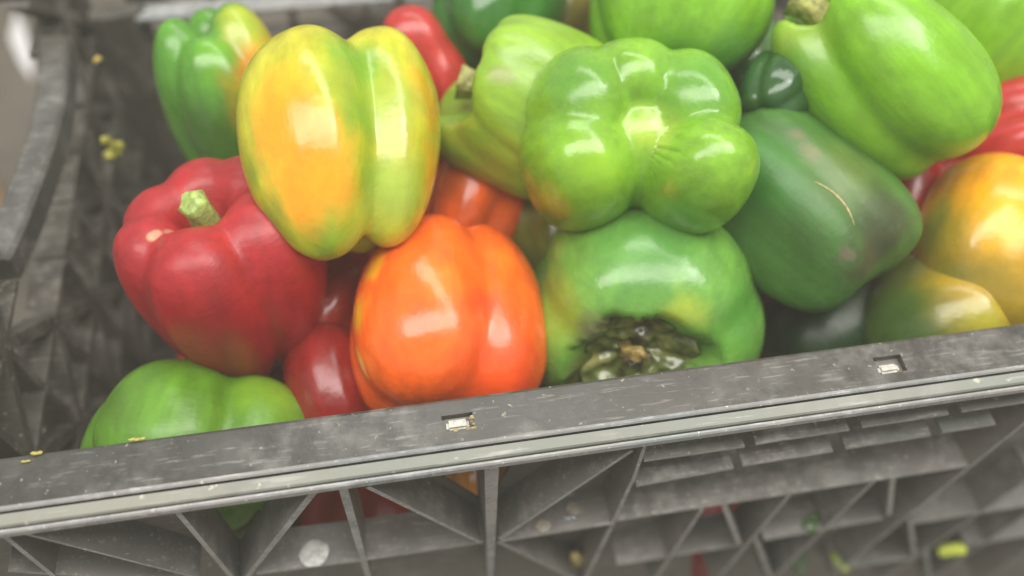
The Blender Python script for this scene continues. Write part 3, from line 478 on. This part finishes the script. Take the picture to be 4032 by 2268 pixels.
    {'name': 'P24', 'label': 'dull red pepper deep in the gap left of the golden orange one', 'c': [0.2568, 0.1196, 0.3707], 'm': [-0.8233, -0.4543, 0.3404, 0.5242, -0.3782, 0.763, -0.2179, 0.8066, 0.5495], 'hw': 0.0387, 'hl': 0.047, 'lobes': [[182.7, 0.985, 1.015, 0.0], [59.9, 1.01, 1.014, 0.0], [-66.0, 0.934, 1.048, 0.0]], 'off': 0.42, 'taper': 0.12, 'dim': 0.5, 'k': 14, 'col': (0.26, 0.014, 0.012), 'groove': None, 'pat': [], 'stemkind': None, 'seed': 24, 'rough': 0.22, 'e': 2.3, 'ez': None, 'dr': None, 'rag': None, 'wob': 0.02},
    {'name': 'P25', 'label': 'orange red pepper showing under the lower end of the yellow green one', 'c': [-0.0558, 0.1424, 0.3706], 'm': [-0.9169, -0.175, -0.3588, -0.3301, -0.173, 0.928, -0.2244, 0.9693, 0.1008], 'hw': 0.0269, 'hl': 0.0269, 'lobes': [[185.4, 0.92, 0.943, 0.0], [62.1, 0.92, 0.939, 0.0], [-67.9, 1.046, 0.924, 0.0]], 'off': 0.42, 'taper': 0.12, 'dim': 0.5, 'k': 14, 'col': (0.55, 0.05, 0.015), 'groove': None, 'pat': [], 'stemkind': None, 'seed': 25, 'rough': 0.22, 'e': 2.3, 'ez': None, 'dr': None, 'rag': None, 'wob': 0.02},
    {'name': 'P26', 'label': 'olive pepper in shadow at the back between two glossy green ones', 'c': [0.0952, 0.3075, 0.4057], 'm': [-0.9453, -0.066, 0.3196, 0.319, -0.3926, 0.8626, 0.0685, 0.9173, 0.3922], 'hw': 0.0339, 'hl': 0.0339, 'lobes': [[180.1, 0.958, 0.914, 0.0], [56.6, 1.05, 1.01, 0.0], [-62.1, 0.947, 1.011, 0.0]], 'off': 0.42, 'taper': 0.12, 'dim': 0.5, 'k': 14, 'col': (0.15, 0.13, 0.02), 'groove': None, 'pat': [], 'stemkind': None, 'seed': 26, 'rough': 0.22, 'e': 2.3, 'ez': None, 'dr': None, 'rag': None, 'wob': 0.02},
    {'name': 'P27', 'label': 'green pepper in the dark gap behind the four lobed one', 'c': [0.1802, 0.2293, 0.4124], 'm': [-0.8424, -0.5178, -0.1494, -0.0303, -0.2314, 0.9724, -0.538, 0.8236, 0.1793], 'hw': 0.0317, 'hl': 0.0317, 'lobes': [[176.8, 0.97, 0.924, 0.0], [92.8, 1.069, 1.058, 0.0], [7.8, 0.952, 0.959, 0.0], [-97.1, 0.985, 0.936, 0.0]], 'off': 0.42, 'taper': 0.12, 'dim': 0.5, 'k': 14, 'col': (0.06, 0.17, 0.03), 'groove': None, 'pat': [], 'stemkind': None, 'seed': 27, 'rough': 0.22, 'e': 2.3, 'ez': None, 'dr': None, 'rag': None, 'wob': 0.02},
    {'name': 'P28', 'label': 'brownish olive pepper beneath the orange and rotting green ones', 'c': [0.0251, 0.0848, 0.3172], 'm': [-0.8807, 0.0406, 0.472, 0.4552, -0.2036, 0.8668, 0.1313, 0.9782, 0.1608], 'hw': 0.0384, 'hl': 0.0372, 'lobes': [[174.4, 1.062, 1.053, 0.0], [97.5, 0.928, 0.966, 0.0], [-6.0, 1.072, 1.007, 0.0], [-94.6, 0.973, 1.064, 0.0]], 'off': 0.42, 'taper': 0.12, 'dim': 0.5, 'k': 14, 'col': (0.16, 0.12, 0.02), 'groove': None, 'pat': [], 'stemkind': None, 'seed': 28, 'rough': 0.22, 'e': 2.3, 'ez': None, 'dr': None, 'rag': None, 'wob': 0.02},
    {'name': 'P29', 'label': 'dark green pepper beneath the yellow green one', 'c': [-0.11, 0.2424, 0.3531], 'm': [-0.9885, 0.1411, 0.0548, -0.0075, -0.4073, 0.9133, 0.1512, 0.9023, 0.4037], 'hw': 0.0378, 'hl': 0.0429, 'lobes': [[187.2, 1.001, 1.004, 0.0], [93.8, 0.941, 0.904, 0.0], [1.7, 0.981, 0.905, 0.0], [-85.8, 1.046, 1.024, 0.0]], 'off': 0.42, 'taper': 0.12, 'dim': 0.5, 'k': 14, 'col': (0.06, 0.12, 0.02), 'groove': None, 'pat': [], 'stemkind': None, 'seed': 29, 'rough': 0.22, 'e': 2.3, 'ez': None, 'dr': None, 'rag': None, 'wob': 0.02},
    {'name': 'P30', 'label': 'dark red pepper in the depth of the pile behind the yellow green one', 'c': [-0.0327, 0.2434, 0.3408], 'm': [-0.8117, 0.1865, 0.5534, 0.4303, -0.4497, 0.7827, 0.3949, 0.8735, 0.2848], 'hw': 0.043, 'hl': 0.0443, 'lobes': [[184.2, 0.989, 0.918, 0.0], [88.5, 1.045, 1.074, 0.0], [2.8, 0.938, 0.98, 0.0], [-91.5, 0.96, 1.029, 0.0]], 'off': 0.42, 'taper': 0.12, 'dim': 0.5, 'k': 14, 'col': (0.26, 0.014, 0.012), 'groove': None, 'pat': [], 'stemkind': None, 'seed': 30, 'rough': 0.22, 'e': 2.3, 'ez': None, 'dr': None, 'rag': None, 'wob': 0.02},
    {'name': 'P31', 'label': 'red pepper glimpsed right of the rotting green one', 'c': [0.1725, 0.1087, 0.3255], 'm': [-0.3572, -0.0529, 0.9325, 0.8574, -0.4146, 0.3049, 0.3705, 0.9085, 0.1935], 'hw': 0.0402, 'hl': 0.0414, 'lobes': [[173.5, 0.931, 1.035, 0.0], [90.4, 1.028, 0.908, 0.0], [7.2, 0.948, 1.096, 0.0], [-86.8, 1.014, 1.097, 0.0]], 'off': 0.42, 'taper': 0.12, 'dim': 0.5, 'k': 14, 'col': (0.3, 0.03, 0.02), 'groove': None, 'pat': [], 'stemkind': None, 'seed': 31, 'rough': 0.22, 'e': 2.3, 'ez': None, 'dr': None, 'rag': None, 'wob': 0.02},
    {'name': 'P32', 'label': 'dark red pepper at the bottom under the deep red one', 'c': [-0.1358, 0.1359, 0.2859], 'm': [-0.3793, 0.4613, 0.8021, 0.7478, -0.3577, 0.5594, 0.5449, 0.812, -0.2092], 'hw': 0.0409, 'hl': 0.0421, 'lobes': [[185.4, 1.012, 0.975, 0.0], [92.8, 1.03, 1.094, 0.0], [-7.5, 1.027, 1.066, 0.0], [-89.4, 0.971, 1.009, 0.0]], 'off': 0.42, 'taper': 0.12, 'dim': 0.5, 'k': 14, 'col': (0.26, 0.014, 0.012), 'groove': None, 'pat': [], 'stemkind': None, 'seed': 32, 'rough': 0.22, 'e': 2.3, 'ez': None, 'dr': None, 'rag': None, 'wob': 0.02},
    {'name': 'P33', 'label': 'red pepper seen through the front wall openings below the rim at left', 'c': [-0.0912, 0.085, 0.1735], 'm': [-0.9473, 0.1771, 0.2668, 0.2583, -0.0698, 0.9635, 0.1893, 0.9817, 0.0203], 'hw': 0.0457, 'hl': 0.0416, 'lobes': [[180.9, 1.011, 1.082, 0.0], [63.9, 1.014, 0.972, 0.0], [-64.1, 1.007, 0.94, 0.0]], 'off': 0.42, 'taper': 0.12, 'dim': 0.5, 'k': 14, 'col': (0.5, 0.03, 0.025), 'groove': None, 'pat': [], 'stemkind': None, 'seed': 33, 'rough': 0.22, 'e': 2.3, 'ez': None, 'dr': None, 'rag': None, 'wob': 0.02},
    {'name': 'P34', 'label': 'orange brown pepper seen through the front wall opening beside the upright rib', 'c': [-0.0014, 0.07, 0.2316], 'm': [-0.949, 0.0435, 0.3122, 0.3074, -0.0909, 0.9472, 0.0696, 0.9949, 0.0729], 'hw': 0.0296, 'hl': 0.0335, 'lobes': [[187.9, 1.06, 0.949, 0.0], [87.6, 0.997, 1.058, 0.0], [-6.1, 1.064, 1.004, 0.0], [-97.4, 1.066, 1.036, 0.0]], 'off': 0.42, 'taper': 0.12, 'dim': 0.5, 'k': 14, 'col': (0.75, 0.32, 0.05), 'groove': None, 'pat': [], 'stemkind': None, 'seed': 34, 'rough': 0.22, 'e': 2.3, 'ez': None, 'dr': None, 'rag': None, 'wob': 0.02},
    {'name': 'P35', 'label': 'dark olive pepper seen through the front wall opening under the dull green one', 'c': [-0.1649, 0.085, 0.1907], 'm': [-0.1984, 0.5055, 0.8397, 0.8797, -0.2859, 0.3799, 0.4322, 0.8141, -0.3879], 'hw': 0.0401, 'hl': 0.0347, 'lobes': [[182.6, 0.993, 1.087, 0.0], [82.9, 0.935, 0.9, 0.0], [0.7, 1.065, 1.062, 0.0], [-96.5, 1.05, 0.933, 0.0]], 'off': 0.42, 'taper': 0.12, 'dim': 0.5, 'k': 14, 'col': (0.08, 0.13, 0.02), 'groove': None, 'pat': [], 'stemkind': None, 'seed': 35, 'rough': 0.22, 'e': 2.3, 'ez': None, 'dr': None, 'rag': None, 'wob': 0.02},
    {'name': 'P36', 'label': 'red pepper glimpsed through the lattice under the wide front shelf', 'c': [0.2023, 0.085, 0.025], 'm': [-0.6322, -0.0277, 0.7743, 0.7721, -0.1056, 0.6267, 0.0644, 0.994, 0.0881], 'hw': 0.0517, 'hl': 0.0483, 'lobes': [[185.1, 0.984, 1.079, 0.0], [61.5, 1.029, 1.002, 0.0], [-60.6, 1.06, 0.949, 0.0]], 'off': 0.42, 'taper': 0.12, 'dim': 0.5, 'k': 14, 'col': (0.34, 0.02, 0.018), 'groove': None, 'pat': [], 'stemkind': None, 'seed': 36, 'rough': 0.22, 'e': 2.3, 'ez': None, 'dr': None, 'rag': None, 'wob': 0.02},
]
def lobed(p):
    n = p['lobes']; off = p['off']; k = p['k']; e = p['e']; ez = p.get('ez') or e; hw, hl = p['hw'], p['hl']
    rg = np.random.default_rng(p['seed'])
    ph = rg.uniform(0, 6.28, (6, 3)); fr = rg.uniform(1.2, 3.2, (6, 3)) * rg.choice([-1, 1], (6, 3))
    NT_, NP = 84, 132
    th = np.linspace(0, np.pi, NT_ + 1)[1:-1]; phs = np.linspace(0, 2 * np.pi, NP, endpoint=False)
    T, Pp = np.meshgrid(th, phs, indexing='ij')
    D = np.stack([np.sin(T) * np.cos(Pp), np.sin(T) * np.sin(Pp), np.cos(T)], -1).reshape(-1, 3)
    D = np.vstack([D, [[0, 0, 1], [0, 0, -1]]])
    def Fn(Q):
        x, y, z = Q[:, 0], Q[:, 1], Q[:, 2]
        sc = 1 + p['taper'] * z - .05 * z * z
        acc = []
        for lb in n:
            a, os_, rs, zc = lb[:4]; hs = lb[4] if len(lb) > 4 else 1.0
            a = math.radians(a); r = (1 - off) * rs; o = off * os_
            cx, cy = math.cos(a), math.sin(a)
            u = (x * cx + y * cy) / sc - o; v = (-x * sin_(a) + y * cx) / sc
            h = 1.06 * hs
            acc.append((((np.abs(u / r) ** e + np.abs(v / (r * 1.08)) ** e) ** (1 / e)) ** ez + np.abs((z - zc) / h) ** ez) ** (1 / ez) - 1)
        A = np.stack(acc)
        A = np.vstack([A, ((np.hypot(x, y) / sc / (off * .95 + .1)) ** 2 + (z / .8) ** 2)[None] ** .5 - 1])
        m = A.min(0); f = m - np.log(np.exp(-k * (A - m)).sum(0)) / k
        sm = np.sort(A, axis=0); groove = sm[1] - sm[0]
        if p['dim'] > 0:
            dd = p['dim']
            dr = (.30 + .12 * dd) * (p.get('dr') or 1)
            if p.get('rag'):
                ph_ = np.arctan2(y, x); dr = dr * (1 + p['rag'] * (np.sin(2 * ph_ + .6) + .6 * np.sin(3 * ph_ + 2.) + .35 * np.sin(7 * ph_)))
            dz = np.sqrt((x / dr) ** 2 + (y / dr) ** 2 + ((z - 1.0) / (.42 * dd)) ** 2)
            g_ = 1 - dz; kk = 9; f = np.maximum(f, g_) + np.log1p(np.exp(-kk * np.abs(f - g_))) / kk
        f = f + p['wob'] * sum(np.sin(x * fr[i, 0] + ph[i, 0]) * np.sin(y * fr[i, 1] + ph[i, 1]) * np.sin(z * fr[i, 2] + ph[i, 2]) for i in range(6)) * 1.3
        return f, groove
    sin_ = math.sin
    ts = np.linspace(.12, 1.75, 28); lo = np.full(len(D), .05); hi = np.full(len(D), 1.75); found = np.zeros(len(D), bool)
    prev = ts[-1]
    for t in ts[::-1][1:]:
        f, _ = Fn(D * t); hit = (f < 0) & ~found
        lo[hit] = t; hi[hit] = prev; found |= hit; prev = t
    for _ in range(16):
        mid = (lo + hi) / 2; f, _ = Fn(D * mid[:, None]); ins = f < 0
        lo = np.where(ins, mid, lo); hi = np.where(ins, hi, mid)
    Q = D * lo[:, None]
    V = Q * np.array([hw, hw, hl])
    nt = len(th); faces = []
    for i in range(nt - 1):
        for j in range(NP):
            j2 = (j + 1) % NP; faces.append((i * NP + j, (i + 1) * NP + j, (i + 1) * NP + j2, i * NP + j2))
    a, b = nt * NP, nt * NP + 1
    for j in range(NP):
        faces.append((a, j, (j + 1) % NP)); faces.append((b, (nt - 1) * NP + (j + 1) % NP, (nt - 1) * NP + j))
    return V, faces
M_STEM = plain('green_stem', (.30, .40, .10), .5, .35, 300)
M_DRY = plain('dry_stem', (.33, .33, .11), .75, .45, 250)
M_BROWN = plain('brown_stem', (.30, .30, .08), .7, .45, 250)
def tube(path, rad, sides=12, ridges=5, amp=.12, seed=0):
    rg = random.Random(seed); V = []; Fc = []
    P_ = [Vector(x) for x in path]
    for i, pnt in enumerate(P_):
        d = (P_[min(i + 1, len(P_) - 1)] - P_[max(i - 1, 0)]).normalized(); a = d.orthogonal().normalized()
        a = (Vector((1, 0, 0)) - d * d.x).normalized(); b = d.cross(a)
        for j in range(sides):
            an = 2 * math.pi * j / sides; r = rad[i] * (1 + amp * math.cos(ridges * an) + rg.uniform(-.05, .05))
            V.append(pnt + (a * math.cos(an) + b * math.sin(an)) * r)
    n = len(P_)
    for i in range(n - 1):
        for j in range(sides): Fc.append((i * sides + j, i * sides + (j + 1) % sides, (i + 1) * sides + (j + 1) % sides, (i + 1) * sides + j))
    Fc.append(tuple(range(sides))[::-1]); Fc.append(tuple((n - 1) * sides + j for j in range(sides)))
    return V, Fc
def calyx(r, z, seed, n=5, ragged=.3):
    rg = random.Random(seed); V = [(0, 0, z + r * .12)]; Fc = []; N = n * 8
    for ring, fr_ in ((1, .45), (2, .8), (3, 1.0)):
        for j in range(N):
            an = 2 * math.pi * j / N; rr = r * fr_ * (1 + (.22 * math.cos(n * an) + rg.uniform(-ragged, ragged) * .5) * (ring / 3))
            V.append((rr * math.cos(an), rr * math.sin(an), z + r * (.1 - .12 * ring * ring / 9) + rg.uniform(-1, 1) * r * .05 + (ring == 3) * rg.uniform(0, ragged) * r * .5))
    for j in range(N): Fc.append((0, 1 + j, 1 + (j + 1) % N))
    for q_ in range(2):
        for j in range(N): Fc.append((1 + q_ * N + j, 1 + (q_ + 1) * N + j, 1 + (q_ + 1) * N + (j + 1) % N, 1 + q_ * N + (j + 1) % N))
    return V, Fc
def build_pepper(p):
    m = p['m']; mw = Matrix(((m[0], m[1], m[2], p['c'][0]), (m[3], m[4], m[5], p['c'][1]), (m[6], m[7], m[8], p['c'][2]), (0, 0, 0, 1)))
    V, Fc = lobed(p)
    mat = pepper_mat(p)
    if not p['stemkind'] and not p.get('scar'):
        o = mesh_obj('bell_pepper', V, Fc, mat, None, True); o.matrix_world = mw; root = o
    else:
        root = empty('bell_pepper'); root.matrix_world = mw
        mesh_obj('flesh', V, Fc, mat, root, True)
        zt = float(V[-2][2]); hw, hl = p['hw'], p['hl']
        sk = p['stemkind']
        if not sk: pass
        elif sk == 'green':
            v, f = calyx(hw * .36, zt, 3, 5, .15); mesh_obj('calyx', v, f, M_STEM, root, True)
            v, f = tube([(0, 0, zt - .002), (0, 0, zt + .005), (.001, .001, zt + .014), (.003, .002, zt + .022), (.004, .003, zt + .0236)], [.0095, .0068, .0060, .0068, .0050], seed=4); mesh_obj('stem', v, f, M_STEM, root, True)
        elif sk in ('dry', 'brown'):
            mm = M_DRY if sk == 'dry' else M_BROWN
            v, f = calyx(hw * .40, zt + .003, 5, 6, .6); mesh_obj('calyx', v, f, mm, root, True)
            v, f = tube([(0, 0, zt - .002), (.001, 0, zt + .006), (.002, -.002, zt + .014), (.004, -.004, zt + .023)], [.009, .0065, .0068, .0085], seed=9, amp=.2); mesh_obj('stem', v, f, mm, root, True)
        elif sk == 'tip':
            zb = float(V[-1][2]); v, f = tube([(0, 0, zb + .001), (0, 0, zb - .0006), (.0003, 0, zb - .0016)], [.0022, .0016, .0007]); mesh_obj('blossom_scar', v, f, M_BROWN, root, True)
        elif sk == 'scarred':     # puckered blossom end
            zb = float(V[-1][2]); v, f = calyx(.0026, 0, 12, 5, .4); v = [(x, y, zb - .0002 - z) for x, y, z in v]; f = [q_[::-1] for q_ in f]
            mesh_obj('blossom_scar', v, f, plain('blossom_scar', (.36, .38, .08), .7, .4, 500), root, True)
        elif sk == 'rotten':
            rot(root, p, zt)
    if p.get('scar'):
        P_ = p['scar']; n_ = len(P_)
        v, f = tube(P_, [.0001 + .0006 * max(0., math.sin(math.pi * i / (n_ - 1))) ** .6 for i in range(n_)], 8, 3, .15, 2)
        mesh_obj('scar', v, f, plain('scar_tissue', (.46, .38, .19), .7, .3, 400), root, True)
    tag(root, p['label'], 'bell pepper', 'bell peppers heaped in the crate')
    return root
def rot(root, p, zt):
    """sunken wrinkled wet remains of the calyx inside the stem hollow"""
    t = NT('rotten_flesh'); c = t.coord('Object'); n = t.noise(c, 80, 5, .6); n2 = t.noise(c, 40, 3)
    cc = t.mix(t.ramp(n, .35, .65), (.07, .10, .022), (.24, .28, .08)); cc = t.mix(t.ramp(n2, .56, .68), cc, (.42, .33, .09)); cc = t.mix(t.ramp(n2, .40, .28), cc, (.06, .045, .018))
    t.l(cc, t.b.inputs['Base Color']); t.b.inputs['Roughness'].default_value = .14; t.b.inputs['Coat Weight'].default_value = .5; t.bump(n, .4, .0012)
    hw = p['hw']; N, Rr = 96, 26; V = []; Fc = []
    for i in range(Rr):
        for j in range(N):
            a = 2 * math.pi * j / N; r = hw * .44 * (1 + .12 * math.sin(2 * a + .6) + .1 * math.sin(3 * a + 2)) * (i + .2) / Rr
            q_ = Vector((r * math.cos(a), r * math.sin(a), 0)); f_ = i / Rr
            fold = abs(noise.noise(Vector((q_.x * 70, q_.y * 70, 2.))) ) * .009 + .0030 * noise.noise(q_ * 130) + .0010 * noise.noise(q_ * 260)
            fold += .0025 * f_ * math.sin(7 * a + 2.2 * math.sin(2 * a))
            V.append((q_.x, q_.y, zt + .004 + fold * (1.15 - .5 * f_) + .006 * f_ ** 2.2 - .006 * math.exp(-(f_ / .25) ** 2)))
    for i in range(Rr - 1):
        for j in range(N): Fc.append((i * N + j, (i + 1) * N + j, (i + 1) * N + (j + 1) % N, i * N + (j + 1) % N))
    Fc.append(tuple(range(N))[::-1])
    mesh_obj('rotten_core', V, Fc, t.m, root, True)
    V, Fc = tube([(-.006, .001, zt + .004), (-.004, .002, zt + .011), (.002, .004, zt + .015), (.006, .003, zt + .014)], [.0045, .0036, .0040, .0028], seed=3, amp=.25)
    mesh_obj('stem_stub', V, Fc, plain('rotten_stem', (.38, .28, .09), .3, .5, 200), root, True)
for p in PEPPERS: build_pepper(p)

# ------------------------------------------------------------------ added volume standing in for the veil of a smudged lens
bm = bmesh.new(); bmesh.ops.create_cube(bm, size=1, matrix=Matrix.Translation((0, 0, -.2)) @ Matrix.Diagonal((14, 14, 2.0, 1)))
hz = bm_obj('lens_haze', bm); tag(hz, kind='stuff')
hm = bpy.data.materials.new('lens_haze'); hm.use_nodes = True; nt = hm.node_tree; nt.nodes.remove(nt.nodes['Principled BSDF'])
pv = nt.nodes.new('ShaderNodeVolumePrincipled'); pv.inputs['Color'].default_value = (.95, .93, .80, 1); pv.inputs['Density'].default_value = LENS_HAZE
nt.links.new(pv.outputs[0], nt.nodes['Material Output'].inputs['Volume'])
hz.data.materials.append(hm)
